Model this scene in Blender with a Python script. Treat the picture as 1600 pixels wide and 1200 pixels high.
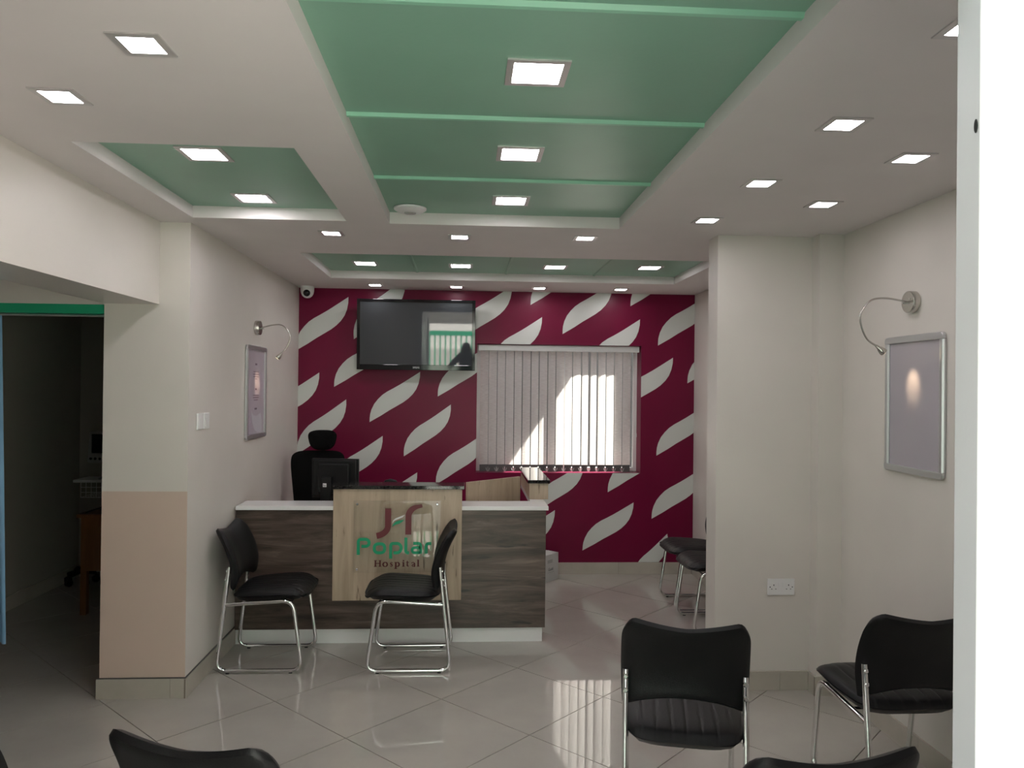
import bpy, bmesh, math, random
from mathutils import Vector, Matrix
random.seed(7)
scene = bpy.context.scene
COL = scene.collection
for o in list(bpy.data.objects): bpy.data.objects.remove(o)

# ------------------------------------------------------------------ camera
F_PX, YAW, PITCH, ROLL, EYE = 1185.75, .0607, .0056, .0107, 1.58
FWD = Vector((math.sin(YAW)*math.cos(PITCH), math.cos(YAW)*math.cos(PITCH), math.sin(PITCH)))
RGT = Vector((math.cos(YAW), -math.sin(YAW), 0)); UPV = RGT.cross(FWD)
RGT, UPV = math.cos(ROLL)*RGT+math.sin(ROLL)*UPV, -math.sin(ROLL)*RGT+math.cos(ROLL)*UPV
CAM = Vector((0, 0, EYE))
cam_d = bpy.data.cameras.new('camera'); cam = bpy.data.objects.new('camera', cam_d); COL.objects.link(cam)
cam_d.sensor_fit = 'HORIZONTAL'; cam_d.sensor_width = 36; cam_d.lens = 36*F_PX/1600; cam_d.clip_start = .08; cam_d.clip_end = 200
M3 = Matrix((RGT, UPV, -FWD)).transposed()
cam.matrix_world = Matrix.Translation(CAM) @ M3.to_4x4()
scene.camera = cam
def ray(u, v): return (u-800)/F_PX*RGT + (600-v)/F_PX*UPV + FWD
def at_y(u, v, Y): d = ray(u, v); return CAM + d*(Y/d.y)
def at_x(u, v, X): d = ray(u, v); return CAM + d*(X/d.x)
def at_z(u, v, Z): d = ray(u, v); return CAM + d*((Z-EYE)/d.z)

# ------------------------------------------------------------------ world, sun, exposure
world = bpy.data.worlds.new('world'); scene.world = world; world.use_nodes = True
bg = world.node_tree.nodes['Background']; bg.inputs[0].default_value = (.86, .91, 1, 1); bg.inputs[1].default_value = 1.8
sun_d = bpy.data.lights.new('sun', 'SUN'); sun_d.energy = 22; sun_d.angle = .009; sun_d.color = (1, .95, .88)
sun = bpy.data.objects.new('sun', sun_d); COL.objects.link(sun)
SUN = Vector((1.35, 1, 1.6)).normalized()
sun.rotation_euler = SUN.to_track_quat('Z', 'Y').to_euler(); sun.location = SUN*30
scene.view_settings.view_transform = 'Standard'; scene.view_settings.look = 'None'
scene.view_settings.exposure = .84; scene.view_settings.gamma = 1; scene.view_settings.use_curve_mapping = False
LED = 25.0

# ------------------------------------------------------------------ materials
def mat(name, col, rough=.5, metal=0, spec=.5, coat=0, trans=0):
    m = bpy.data.materials.new(name); m.use_nodes = True
    b = m.node_tree.nodes['Principled BSDF']
    b.inputs['Base Color'].default_value = (*col, 1); b.inputs['Roughness'].default_value = rough
    b.inputs['Metallic'].default_value = metal; b.inputs['Specular IOR Level'].default_value = spec
    b.inputs['Coat Weight'].default_value = coat; b.inputs['Transmission Weight'].default_value = trans
    return m
def nodes(m): return m.node_tree.nodes, m.node_tree.links, m.node_tree.nodes['Principled BSDF']
def vary(m, c1, c2, scale=(1, 1, 1), detail=4, lo=.3, hi=.7, bump=0, bscale=None, rv=0):
    n, l, b = nodes(m)
    tc = n.new('ShaderNodeTexCoord'); mp = n.new('ShaderNodeMapping'); mp.inputs['Scale'].default_value = scale
    l.new(tc.outputs['Object'], mp.inputs[0])
    nz = n.new('ShaderNodeTexNoise'); nz.inputs['Scale'].default_value = 1; nz.inputs['Detail'].default_value = detail; nz.inputs['Roughness'].default_value = .6
    l.new(mp.outputs[0], nz.inputs['Vector'])
    cr = n.new('ShaderNodeValToRGB'); cr.color_ramp.elements[0].position = lo; cr.color_ramp.elements[1].position = hi
    cr.color_ramp.elements[0].color = (*c1, 1); cr.color_ramp.elements[1].color = (*c2, 1)
    l.new(nz.outputs['Fac'], cr.inputs[0]); l.new(cr.outputs[0], b.inputs['Base Color'])
    if bump:
        src = nz
        if bscale:
            src = n.new('ShaderNodeTexNoise'); src.inputs['Scale'].default_value = bscale; src.inputs['Detail'].default_value = 3
            l.new(tc.outputs['Object'], src.inputs['Vector'])
        bp = n.new('ShaderNodeBump'); bp.inputs['Strength'].default_value = bump; bp.inputs['Distance'].default_value = .01
        l.new(src.outputs['Fac'], bp.inputs['Height']); l.new(bp.outputs[0], b.inputs['Normal'])
    return m
def paint(name, c, rough=.45, d=.03, bump=.03, spec=.35):
    return vary(mat(name, c, rough, spec=spec), tuple(x*(1-d) for x in c), tuple(min(1, x*(1+d)) for x in c), (1.5, 1.5, 1.5), 3, .35, .65, bump, 60)
M = {}
M['wall'] = paint('cream_wall_paint', (.69, .652, .60), .38)
M['side_wall_shade'] = paint('shade_darkened_cream_paint', (.36, .34, .29), .5)  # wall colour darkened to stand in for the side room's shade
M['dark_stone'] = vary(mat('dark_stone', (.1, .1, .1), .9), (.07, .068, .064), (.13, .125, .12), (4, 4, 4), 5)
M['window_white'] = paint('white_window_paint', (.80, .79, .78), .3)
M['weight_grey'] = mat('dark_grey_weight', (.10, .095, .095), .5)
M['peach'] = paint('peach_wall_paint', (.62, .49, .41), .4)
M['ceil'] = paint('white_ceiling_paint', (.72, .68, .665), .6)
M['green'] = paint('green_ceiling_paint', (.235, .43, .32), .33, .05)
M['rib_lit'] = paint('lit_green_rib_paint', (.28, .57, .41), .35, .05)  # same green paint, lightened for the light the ribs catch
M['crimson'] = paint('crimson_wall_paint', (.165, .003, .036), .36, .08, spec=.25)
M['leafwhite'] = paint('pale_leaf_paint', (.66, .68, .64), .45, .02)
M['tile'] = vary(mat('polished_beige_tile', (.5, .47, .4), .035, spec=.8), (.405, .382, .345), (.465, .44, .395), (2.2, 2.2, 2.2), 5, .3, .7)
M['skirt'] = vary(mat('beige_skirting_tile', (.55, .5, .4), .15), (.44, .405, .345), (.51, .47, .405), (4, 4, 4), 4)
M['grout'] = paint('grey_brown_grout', (.20, .17, .14), .9)
M['skirt_line'] = mat('dark_skirting_joint', (.05, .05, .05), .5)
M['green_frame'] = paint('emerald_frame_paint', (.02, .36, .19), .35)
M['frame_white'] = paint('white_metal_paint', (.52, .53, .55), .35)
M['concrete'] = vary(mat('concrete', (.5, .48, .45), .85), (.46, .44, .41), (.60, .58, .54), (3, 3, 3), 6)
M['ext_white'] = paint('exterior_whitewash', (.80, .78, .74), .8)
M['rim'] = mat('brushed_nickel_rim', (.62, .60, .59), .35, .6)
M['black_leather'] = vary(mat('black_leatherette', (.006, .006, .007), .42, spec=.28), (.005, .005, .0055), (.009, .009, .0095), (9, 9, 9), 4, .3, .7, .10, 260)
M['chrome'] = mat('chrome_tube', (.78, .78, .78), .07, 1)
M['black_plastic'] = mat('black_plastic', (.006, .006, .0065), .4, spec=.3)
M['black_mesh'] = vary(mat('black_mesh_fabric', (.004, .004, .004), .85, spec=.1), (.003, .003, .003), (.006, .006, .006), (200, 200, 200), 2)
M['gloss_black'] = mat('piano_black_bezel', (.004, .004, .005), .06, spec=.6)
M['screen'] = mat('tv_screen_glass', (.040, .045, .050), .025, spec=.9)
M['steel'] = mat('brushed_steel', (.56, .54, .50), .26, 1)
M['alu'] = mat('satin_aluminium', (.60, .61, .62), .33, .85)
M['white_plastic'] = mat('white_plastic', (.78, .78, .77), .3)
M['grey_plastic'] = mat('grey_plastic', (.42, .42, .41), .4)
M['dark_hole'] = mat('dark_recess', (.01, .01, .01), .8)
M['white_lam'] = mat('white_laminate', (.80, .80, .79), .18)
M['maroon'] = mat('maroon_vinyl', (.13, .008, .016), .35)
M['sign_green'] = mat('green_vinyl', (.0, .33, .15), .35)
M['sign_red'] = mat('dark_red_vinyl', (.10, .012, .012), .4)
M['carton'] = vary(mat('white_carton', (.62, .62, .60), .6), (.58, .58, .56), (.66, .66, .64), (6, 6, 6), 3)
M['ink'] = mat('dark_grey_ink', (.03, .03, .035), .6)
M['curtain'] = vary(mat('pale_blue_curtain_cloth', (.22, .42, .62), .85), (.20, .39, .58), (.25, .46, .66), (30, 30, 4), 3)
M['orange_wood'] = vary(mat('orange_varnished_wood', (.30, .12, .03), .3), (.15, .058, .014), (.24, .10, .03), (30, 30, 2), 5)
M['skin'] = mat('brown_skin', (.10, .05, .03), .5)
M['shirt'] = mat('dark_blue_cloth', (.03, .035, .05), .9)
M['rust'] = vary(mat('grey_sheet_roof', (.3, .29, .28), .6), (.24, .23, .22), (.36, .35, .34), (2, 2, 2), 5)
M['granite'] = vary(mat('black_granite', (.02, .02, .02), .06, spec=.6), (.010, .010, .010), (.06, .055, .05), (160, 160, 160), 2, .45, .75)

def led_mat():
    m = mat('led_diffuser', (.9, .9, .9), .4); n, l, b = nodes(m)
    b.inputs['Emission Color'].default_value = (1, .94, .98, 1); b.inputs['Emission Strength'].default_value = LED
    return m
M['led'] = led_mat()
def bulb_mat():
    m = mat('warm_lamp_lens', (.9, .8, .6), .3); n, l, b = nodes(m)
    b.inputs['Emission Color'].default_value = (1, .8, .5, 1); b.inputs['Emission Strength'].default_value = 6
    return m
M['bulb'] = bulb_mat()
def wood(name, stops, axis, grain, rough, crack=None):
    """long-grained board: stretched noise + finer streaks; axis is the grain direction"""
    m = mat(name, stops[0][1], rough); n, l, b = nodes(m)
    tc = n.new('ShaderNodeTexCoord'); mp = n.new('ShaderNodeMapping')
    sc = [grain]*3; sc[axis] = grain*.09; mp.inputs['Scale'].default_value = sc
    l.new(tc.outputs['Object'], mp.inputs[0])
    w = n.new('ShaderNodeTexNoise'); w.inputs['Scale'].default_value = .25; w.inputs['Detail'].default_value = 3; l.new(mp.outputs[0], w.inputs['Vector'])
    add = n.new('ShaderNodeMixRGB'); add.blend_type = 'ADD'; add.inputs[0].default_value = .9
    l.new(mp.outputs[0], add.inputs[1]); l.new(w.outputs['Color'], add.inputs[2])
    nz = n.new('ShaderNodeTexNoise'); nz.inputs['Scale'].default_value = 1; nz.inputs['Detail'].default_value = 9; nz.inputs['Roughness'].default_value = .66
    nz.inputs['Distortion'].default_value = .6
    l.new(add.outputs[0], nz.inputs['Vector'])
    cr = n.new('ShaderNodeValToRGB'); e = cr.color_ramp.elements
    e[0].position, e[0].color = stops[0][0], (*stops[0][1], 1); e[1].position, e[1].color = stops[-1][0], (*stops[-1][1], 1)
    for p, c in stops[1:-1]:
        q = e.new(p); q.color = (*c, 1)
    l.new(nz.outputs['Fac'], cr.inputs[0])
    out = cr.outputs[0]
    if crack:
        mp2 = n.new('ShaderNodeMapping'); s2 = [crack[0]]*3; s2[axis] = crack[0]*.14; mp2.inputs['Scale'].default_value = s2; mp2.inputs['Location'].default_value = (3.1, 1.7, 8.2)
        l.new(tc.outputs['Object'], mp2.inputs[0])
        n2 = n.new('ShaderNodeTexNoise'); n2.inputs['Scale'].default_value = 1; n2.inputs['Detail'].default_value = 4; l.new(mp2.outputs[0], n2.inputs['Vector'])
        c2 = n.new('ShaderNodeValToRGB'); c2.color_ramp.elements[0].position = crack[1]; c2.color_ramp.elements[1].position = crack[1]+.05
        c2.color_ramp.elements[0].color = (0, 0, 0, 1); c2.color_ramp.elements[1].color = (1, 1, 1, 1)
        l.new(n2.outputs['Fac'], c2.inputs[0])
        mx = n.new('ShaderNodeMixRGB'); mx.inputs[2].default_value = (*crack[2], 1); l.new(c2.outputs[0], mx.inputs[0]); l.new(out, mx.inputs[1]); out = mx.outputs[0]
    l.new(out, b.inputs['Base Color'])
    return m
M['dark_wood'] = wood('weathered_dark_oak', [(.30, (.018, .011, .008)), (.43, (.055, .036, .028)), (.56, (.098, .068, .054)), (.74, (.20, .145, .115))], 0, 22, .38, (26, .655, (.022, .016, .013)))
M['light_wood'] = wood('pale_oak', [(.25, (.30, .225, .155)), (.5, (.46, .36, .26)), (.75, (.56, .45, .34))], 2, 14, .42, (34, .655, (.19, .135, .09)))
def fabric_mat():
    m = bpy.data.materials.new('woven_blind_fabric'); m.use_nodes = True; n = m.node_tree.nodes; l = m.node_tree.links
    out = n['Material Output']; n.remove(n['Principled BSDF'])
    tc = n.new('ShaderNodeTexCoord'); mp = n.new('ShaderNodeMapping'); mp.inputs['Scale'].default_value = (25, 25, 220); l.new(tc.outputs['Object'], mp.inputs[0])
    nz = n.new('ShaderNodeTexNoise'); nz.inputs['Scale'].default_value = 1; nz.inputs['Detail'].default_value = 4; l.new(mp.outputs[0], nz.inputs['Vector'])
    cr = n.new('ShaderNodeValToRGB'); cr.color_ramp.elements[0].position = .3; cr.color_ramp.elements[1].position = .7
    cr.color_ramp.elements[0].color = (.74, .68, .65, 1); cr.color_ramp.elements[1].color = (.93, .89, .86, 1); l.new(nz.outputs['Fac'], cr.inputs[0])
    d = n.new('ShaderNodeBsdfDiffuse'); t = n.new('ShaderNodeBsdfTranslucent'); mx = n.new('ShaderNodeMixShader'); mx.inputs[0].default_value = .6
    l.new(cr.outputs[0], d.inputs[0]); l.new(cr.outputs[0], t.inputs[0]); l.new(d.outputs[0], mx.inputs[1]); l.new(t.outputs[0], mx.inputs[2]); l.new(mx.outputs[0], out.inputs[0])
    return m
M['fabric'] = fabric_mat()
def thin_glass(name, tint, refl=1.0, rough=.0, graze=.9):
    m = bpy.data.materials.new(name); m.use_nodes = True; n = m.node_tree.nodes; l = m.node_tree.links
    out = n['Material Output']; n.remove(n['Principled BSDF'])
    tr = n.new('ShaderNodeBsdfTransparent'); tr.inputs[0].default_value = (*tint, 1)
    gl = n.new('ShaderNodeBsdfGlossy'); gl.inputs['Roughness'].default_value = rough
    lw = n.new('ShaderNodeLayerWeight'); lw.inputs[0].default_value = .5
    pw = n.new('ShaderNodeMath'); pw.operation = 'POWER'; pw.inputs[1].default_value = 5; l.new(lw.outputs['Facing'], pw.inputs[0])
    mu = n.new('ShaderNodeMath'); mu.operation = 'MULTIPLY_ADD'; mu.inputs[1].default_value = graze; mu.inputs[2].default_value = .04*refl; mu.use_clamp = True; l.new(pw.outputs[0], mu.inputs[0])
    mx = n.new('ShaderNodeMixShader'); l.new(mu.outputs[0], mx.inputs[0]); l.new(tr.outputs[0], mx.inputs[1]); l.new(gl.outputs[0], mx.inputs[2]); l.new(mx.outputs[0], out.inputs[0])
    return m
M['glass'] = thin_glass('window_glass', (.93, .95, .94))
M['acrylic'] = thin_glass('clear_acrylic', (.985, .99, .985), 1.3)
M['film'] = thin_glass('matt_cover_film', (.985, .985, .985), .5, .3, .25)

# ------------------------------------------------------------------ mesh helpers
def fillet(pts, r, n=5):
    pts = [Vector(p) for p in pts]; out = [pts[0]]
    for a, b, c in zip(pts, pts[1:], pts[2:]):
        d1, d2 = (a-b), (c-b); k = min(r, d1.length*.49, d2.length*.49)
        p, q = b+d1.normalized()*k, b+d2.normalized()*k
        for i in range(n+1):
            t = i/n; out.append((1-t)**2*p + 2*t*(1-t)*b + t*t*q)
    out.append(pts[-1]); return out
def smooth_path(pts, n=8):
    pts = [Vector(p) for p in pts]; P = [2*pts[0]-pts[1]]+pts+[2*pts[-1]-pts[-2]]; out = []
    for i in range(1, len(P)-2):
        for k in range(n):
            t = k/n; a, b, c, d = P[i-1:i+3]
            out.append(.5*((2*b)+(c-a)*t+(2*a-5*b+4*c-d)*t*t+(3*b-a-3*c+d)*t**3))
    out.append(pts[-1]); return out
class MB:
    def __init__(s): s.v = []; s.f = []; s.mi = []
    def _f(s, fs, mi): s.f += fs; s.mi += [mi]*len(fs)
    def box(s, a, b, mi=0, mx=None):
        o = len(s.v); x0, y0, z0 = a; x1, y1, z1 = b
        vs = [Vector(p) for p in ((x0,y0,z0),(x1,y0,z0),(x1,y1,z0),(x0,y1,z0),(x0,y0,z1),(x1,y0,z1),(x1,y1,z1),(x0,y1,z1))]
        if mx: vs = [mx @ p for p in vs]
        s.v += vs
        s._f([tuple(o+i for i in q) for q in ((0,3,2,1),(4,5,6,7),(0,1,5,4),(1,2,6,5),(2,3,7,6),(3,0,4,7))], mi); return s
    def prism(s, poly, vec, mi=0):
        """closed polygon (3-D points) extruded along vec"""
        o = len(s.v); n = len(poly); vec = Vector(vec)
        s.v += [Vector(p) for p in poly] + [Vector(p)+vec for p in poly]
        s._f([tuple(o+i for i in range(n))[::-1], tuple(o+n+i for i in range(n))], mi)
        s._f([(o+i, o+(i+1) % n, o+n+(i+1) % n, o+n+i) for i in range(n)], mi); return s
    def tube(s, path, r, n=8, mi=0, caps=True, closed=False):
        path = [Vector(p) for p in path]; m = len(path); o = len(s.v)
        rad = r if isinstance(r, (list, tuple)) else [r]*m
        T = []
        for i in range(m):
            a = path[i-1] if (i or closed) else path[i]; b = path[(i+1) % m] if (i < m-1 or closed) else path[i]
            T.append((b-a).normalized())
        up = Vector((0, 0, 1)) if abs(T[0].z) < .9 else Vector((0, 1, 0))
        N = (up - T[0]*up.dot(T[0])).normalized()
        for i in range(m):
            N = (N - T[i]*N.dot(T[i])).normalized(); B = T[i].cross(N)
            for k in range(n):
                a = 2*math.pi*k/n; s.v.append(path[i]+rad[i]*(math.cos(a)*N+math.sin(a)*B))
        for i in range(m if closed else m-1):
            j = (i+1) % m
            s._f([(o+i*n+k, o+i*n+(k+1) % n, o+j*n+(k+1) % n, o+j*n+k) for k in range(n)], mi)
        if caps and not closed:
            s._f([tuple(o+k for k in range(n))[::-1], tuple(o+(m-1)*n+k for k in range(n))], mi)
        return s
    def cyl(s, a, b, r, n=16, mi=0): return s.tube([a, b], r, n, mi)
    def lathe(s, prof, c=(0, 0, 0), axis='z', n=24, mi=0):
        o = len(s.v); c = Vector(c)
        for r, h in prof:
            for k in range(n):
                a = 2*math.pi*k/n; x, y = r*math.cos(a), r*math.sin(a)
                s.v.append(c + Vector({'z': (x, y, h), 'x': (h, x, y), 'y': (x, h, y)}[axis]))
        for i in range(len(prof)-1):
            s._f([(o+i*n+k, o+i*n+(k+1) % n, o+(i+1)*n+(k+1) % n, o+(i+1)*n+k) for k in range(n)], mi)
        s._f([tuple(o+k for k in range(n))[::-1], tuple(o+(len(prof)-1)*n+k for k in range(n))], mi); return s
    def grid(s, fn, nu, nv, mi=0):
        o = len(s.v)
        for i in range(nu+1):
            for j in range(nv+1): s.v.append(Vector(fn(i/nu, j/nv)))
        w = nv+1
        s._f([(o+i*w+j, o+(i+1)*w+j, o+(i+1)*w+j+1, o+i*w+j+1) for i in range(nu) for j in range(nv)], mi); return s
    def ribbon(s, path, w, t, mi=0):
        """flat stroke in the x-z plane, thickness t towards -y; w may vary along the path"""
        path = [Vector((p[0], 0, p[1])) for p in path]; m = len(path); W = w if isinstance(w, (list, tuple)) else [w]*m
        L, R = [], []
        for i in range(m):
            a, b = path[max(i-1, 0)], path[min(i+1, m-1)]; d = (b-a).normalized(); nn = Vector((-d.z, 0, d.x))
            L.append(path[i]+nn*W[i]/2); R.append(path[i]-nn*W[i]/2)
        for i in range(m-1):
            s.prism([L[i], R[i], R[i+1], L[i+1]], (0, -t, 0), mi)
        return s
    def build(s, name, mats, parent=None, smooth=False, bevel=0, weld=False, seg=2):
        me = bpy.data.meshes.new(name); me.from_pydata([tuple(p) for p in s.v], [], s.f)
        for m in (mats if isinstance(mats, (list, tuple)) else [mats]): me.materials.append(M[m] if isinstance(m, str) else m)
        me.polygons.foreach_set('material_index', s.mi)
        bm = bmesh.new(); bm.from_mesh(me)
        if weld: bmesh.ops.remove_doubles(bm, verts=bm.verts, dist=1e-5)
        bmesh.ops.recalc_face_normals(bm, faces=bm.faces)
        if bevel:
            bmesh.ops.bevel(bm, geom=[e for e in bm.edges if len(e.link_faces) == 2 and e.calc_face_angle(0) > .5], offset=bevel, segments=seg, affect='EDGES', profile=.5, clamp_overlap=True)
        bm.to_mesh(me); bm.free()
        if smooth:
            me.polygons.foreach_set('use_smooth', [True]*len(me.polygons))
            me.set_sharp_from_angle(angle=.7)
        me.update()
        o = bpy.data.objects.new(name, me); COL.objects.link(o); o.parent = parent
        return o
def tag(o, label, cat, group=None):
    o['label'] = label; o['category'] = cat
    if group: o['group'] = group
    return o
def thing(name, label, cat, loc=(0, 0, 0), rz=0, group=None):
    o = bpy.data.objects.new(name, None); COL.objects.link(o); o.location = loc; o.rotation_euler = (0, 0, rz); o.empty_display_size = .1
    return tag(o, label, cat, group)
def struct(o): o['kind'] = 'structure'; return o
def copy_tree(o, parent=None):
    c = o.copy(); COL.objects.link(c); c.parent = parent
    for ch in o.children: copy_tree(ch, c)
    return c
def text_mesh(name, body, size, ext, m, parent, loc, rot, width=None, bold=0, align='CENTER'):
    cu = bpy.data.curves.new(name, 'FONT'); cu.body = body; cu.size = size; cu.extrude = ext; cu.offset = bold; cu.align_x = align; cu.resolution_u = 3
    t = bpy.data.objects.new(name+'_tmp', cu); COL.objects.link(t)
    bpy.context.view_layer.update()
    me = bpy.data.meshes.new_from_object(t.evaluated_get(bpy.context.evaluated_depsgraph_get())); bpy.data.objects.remove(t)
    if width:
        xs = [v.co.x for v in me.vertices]; k = width/(max(xs)-min(xs))
        for v in me.vertices: v.co.x *= k
    me.materials.clear(); me.materials.append(M[m])
    o = bpy.data.objects.new(name, me); COL.objects.link(o); o.parent = parent; o.location = loc; o.rotation_euler = rot
    return o

# ------------------------------------------------------------------ key dimensions (m)
XL, XR, YB, ZC, ZG = -1.40, 1.965, 6.44, 2.402, 2.46      # left wall, right wall, back wall, ceiling, green recess
YF0, YF1 = .95, 1.03                                      # front facade
YP, XPL = 3.934, -1.82                                    # left pillar
XBEAM, ZBEAM = -1.551, 1.985
XD = -3.16                                                # far left wall of the dark room
WIN = (.093, 1.502, .862, 1.955)                          # back window opening

# ------------------------------------------------------------------ floor with diagonal tiles
floor = struct(MB().box((XD, YF1-.08, -.08), (XR, YB, -.006)).build('floor', 'grout'))
H = .4145; G = .0022
def clip(poly, a, b, c):           # keep a*x+b*y <= c
    out = []
    for p, q in zip(poly, poly[1:]+poly[:1]):
        dp, dq = a*p[0]+b*p[1]-c, a*q[0]+b*q[1]-c
        if dp <= 0: out.append(p)
        if dp*dq < 0:
            t = dp/(dp-dq); out.append((p[0]+(q[0]-p[0])*t, p[1]+(q[1]-p[1])*t))
    return out
for i in range(-12, 8):
    for j in range(-8, 10):
        if (i+j) % 2: continue
        cx, cy = .307+H*i, 3.456+H*(j+1); h = H-G*1.414
        poly = [(cx+h, cy), (cx, cy+h), (cx-h, cy), (cx, cy-h)]
        for a, b, c in ((1, 0, XR), (-1, 0, -XD), (0, 1, YB), (0, -1, -(YF1-.08))):
            if poly: poly = clip(poly, a, b, c)
        if len(poly) < 3: continue
        ar = sum(p[0]*q[1]-q[0]*p[1] for p, q in zip(poly, poly[1:]+poly[:1]))/2
        if ar < .004: continue
        MB().prism([(p[0], p[1], -.006) for p in poly], (0, 0, .006)).build('floor_tile', 'tile', floor)

# ------------------------------------------------------------------ walls
T = .2
wl = struct(MB().box((XL-.15, YP+.42, 0), (XL, YB, ZC)).build('wall_left', 'wall'))
pm = MB()
pm.box((XPL, YP, 1.04), (XL-.0, YP+.42, ZC), 0); pm.box((XPL, YP, 0), (XL, YP+.42, 1.04), 0)
pil = pm.build('wall_pillar', ['wall', 'peach'])
for p in pil.data.polygons:
    if p.normal.y < -.9 and p.center.z < 1.0: p.material_index = 1
struct(pil)
struct(MB().box((XPL, YF1, ZBEAM), (XBEAM, YP, ZC)).build('wall_beam', 'wall'))
hd = struct(MB().box((XD, YP+.02, 1.982), (XPL, YP+.14, ZC)).build('wall_header', 'wall'))
struct(MB().box((XD, YP+.03, 1.935), (XPL, YP+.13, 1.982)).build('trim_1', 'green_frame'))
struct(MB().box((XD-T, YF0, -.08), (XD, YB+.22, ZC+.3)).build('wall_far_left', 'side_wall_shade'))
struct(MB().box((XR, YF0, -.08), (XR+T, YB+.22, ZC+.3)).build('wall_right', 'wall'))
x0, x1, z0, z1 = WIN
wb = MB(); YO = YB+.22
for a, b in (((XL-.15, YB, -.08), (x0, YO, ZC+.3)), ((x1, YB, -.08), (XR, YO, ZC+.3)), ((x0, YB, -.08), (x1, YO, z0)), ((x0, YB, z1), (x1, YO, ZC+.3))): wb.box(a, b)
wall_back = struct(wb.build('wall_back', 'crimson'))
struct(MB().box((XD, YB, -.08), (XL-.15, YO, ZC+.3)).build('wall_back_side_room', 'side_wall_shade'))
# stub partition and pilaster on the right
struct(MB().box((1.322, 3.933, 0), (XR, 4.085, ZC)).build('wall_partition', 'wall'))
struct(MB().box((1.834, 3.849, 0), (XR, 3.933, ZC)).build('wall_pilaster', 'wall'))
# front facade: piers beside a door opening and a narrow side light
DX0, DX1, DZ = -.72, .6885, 2.19
fb = MB()
for a, b in (((XD, YF0, -.08), (DX0-.05, YF1, ZC+.3)), ((DX1+.80, YF0, -.08), (XR, YF1, ZC+.3)), ((DX0-.05, YF0, DZ+.05), (DX1+.80, YF1, ZC+.3))): fb.box(a, b)
struct(fb.build('wall_front', 'ext_white'))
JT = .049
struct(MB().box((DX0-.05, YF0-.02, 0), (DX0, YF1+.01, DZ)).box((DX0-.05, YF0-.02, DZ), (DX1+.80, YF1+.01, DZ+.05)).box((DX1+.75, YF0-.02, 0), (DX1+.80, YF1+.01, DZ)).build('trim_2', 'frame_white', bevel=.002))
def leaf(name, wdt):
    # leaf local: x 0..wdt from lock edge to hinge, y 0..JT
    o = MB().box((0, 0, .01), (.085, JT, DZ-.004)).box((wdt-.085, 0, .01), (wdt, JT, DZ-.004)).box((.085, 0, .01), (wdt-.085, JT, .15)).box((.085, 0, DZ-.10), (wdt-.085, JT, DZ-.004)).box((.085, 0, .95), (wdt-.085, JT, 1.05)).build(name, 'frame_white', bevel=.0015)
    for z0_, z1_ in ((.15, .95), (1.05, DZ-.10)): MB().box((.085, .018, z0_), (wdt-.085, .031, z1_)).build('door_panel', 'frame_white', o)
    return struct(o)
door = leaf('door_1', .745); door.location = (DX1, .982, 0)
kp = at_x(1526, 197, DX1); k = MB().lathe([(.004, 0), (.006, -.001), (.006, -.0015), (.003, -.0018)], (0, 0, 0), 'x', 12).build('latch_hole', 'dark_hole', door); k.location = (0, kp.y-.982, kp.z); k.scale = (1, .6, 1.6)
door2 = leaf('door_2', .66); door2.rotation_euler = (0, 0, math.radians(97)); door2.location = (DX0+.125, .985-.665, 0)

# painted leaves on the crimson wall: one S-shaped leaf, tip to tip
TIPS = [((462,548),(544.5,464)), ((553,530),(633,452-18)), ((522,604.5),(602,525)), ((419,664),(499,582)), ((577.5,659.5),(656.5,581)),
 ((684,619.5),(763,540)), ((464,710),(541,624)), ((520,763),(598,681)), ((631,713),(704.5,632)), ((681,757),(758,676)), ((573,818),(652,738)),
 ((718,530),(800,447)), ((829,476.5),(908,396)), ((879,522),(957,442)), ((985,478.5),(1064,399)), ((768,575),(847,495.5)), ((921,578),(1000,499)),
 ((1028,540),(1108,460)), ((971,639),(1051.5,559)), ((1074,599),(1154,519)), ((949.5,769),(1028,690),1), ((1025.5,712),(1104,632)), ((1018,810.5),(1098,731)),
 ((910,860),(990,785)), ((990,914),(1042.5,834)), ((788,876),(867,797)), ((836,800),(912,722)), ((735,840),(813,760)), ((640,880),(720,800))]
TPL = [(250,1050),(252,980),(258,925),(278,850),(320,760),(380,682),(450,612),(530,557),(620,508),(720,450),(800,400),(900,335),(1045,240),
       (1041,330),(1021,430),(985,520),(930,600),(860,670),(780,730),(680,790),(560,860),(430,945),(330,1003)]
ta, tb = Vector(TPL[0]), Vector(TPL[12]); td = tb-ta
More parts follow.
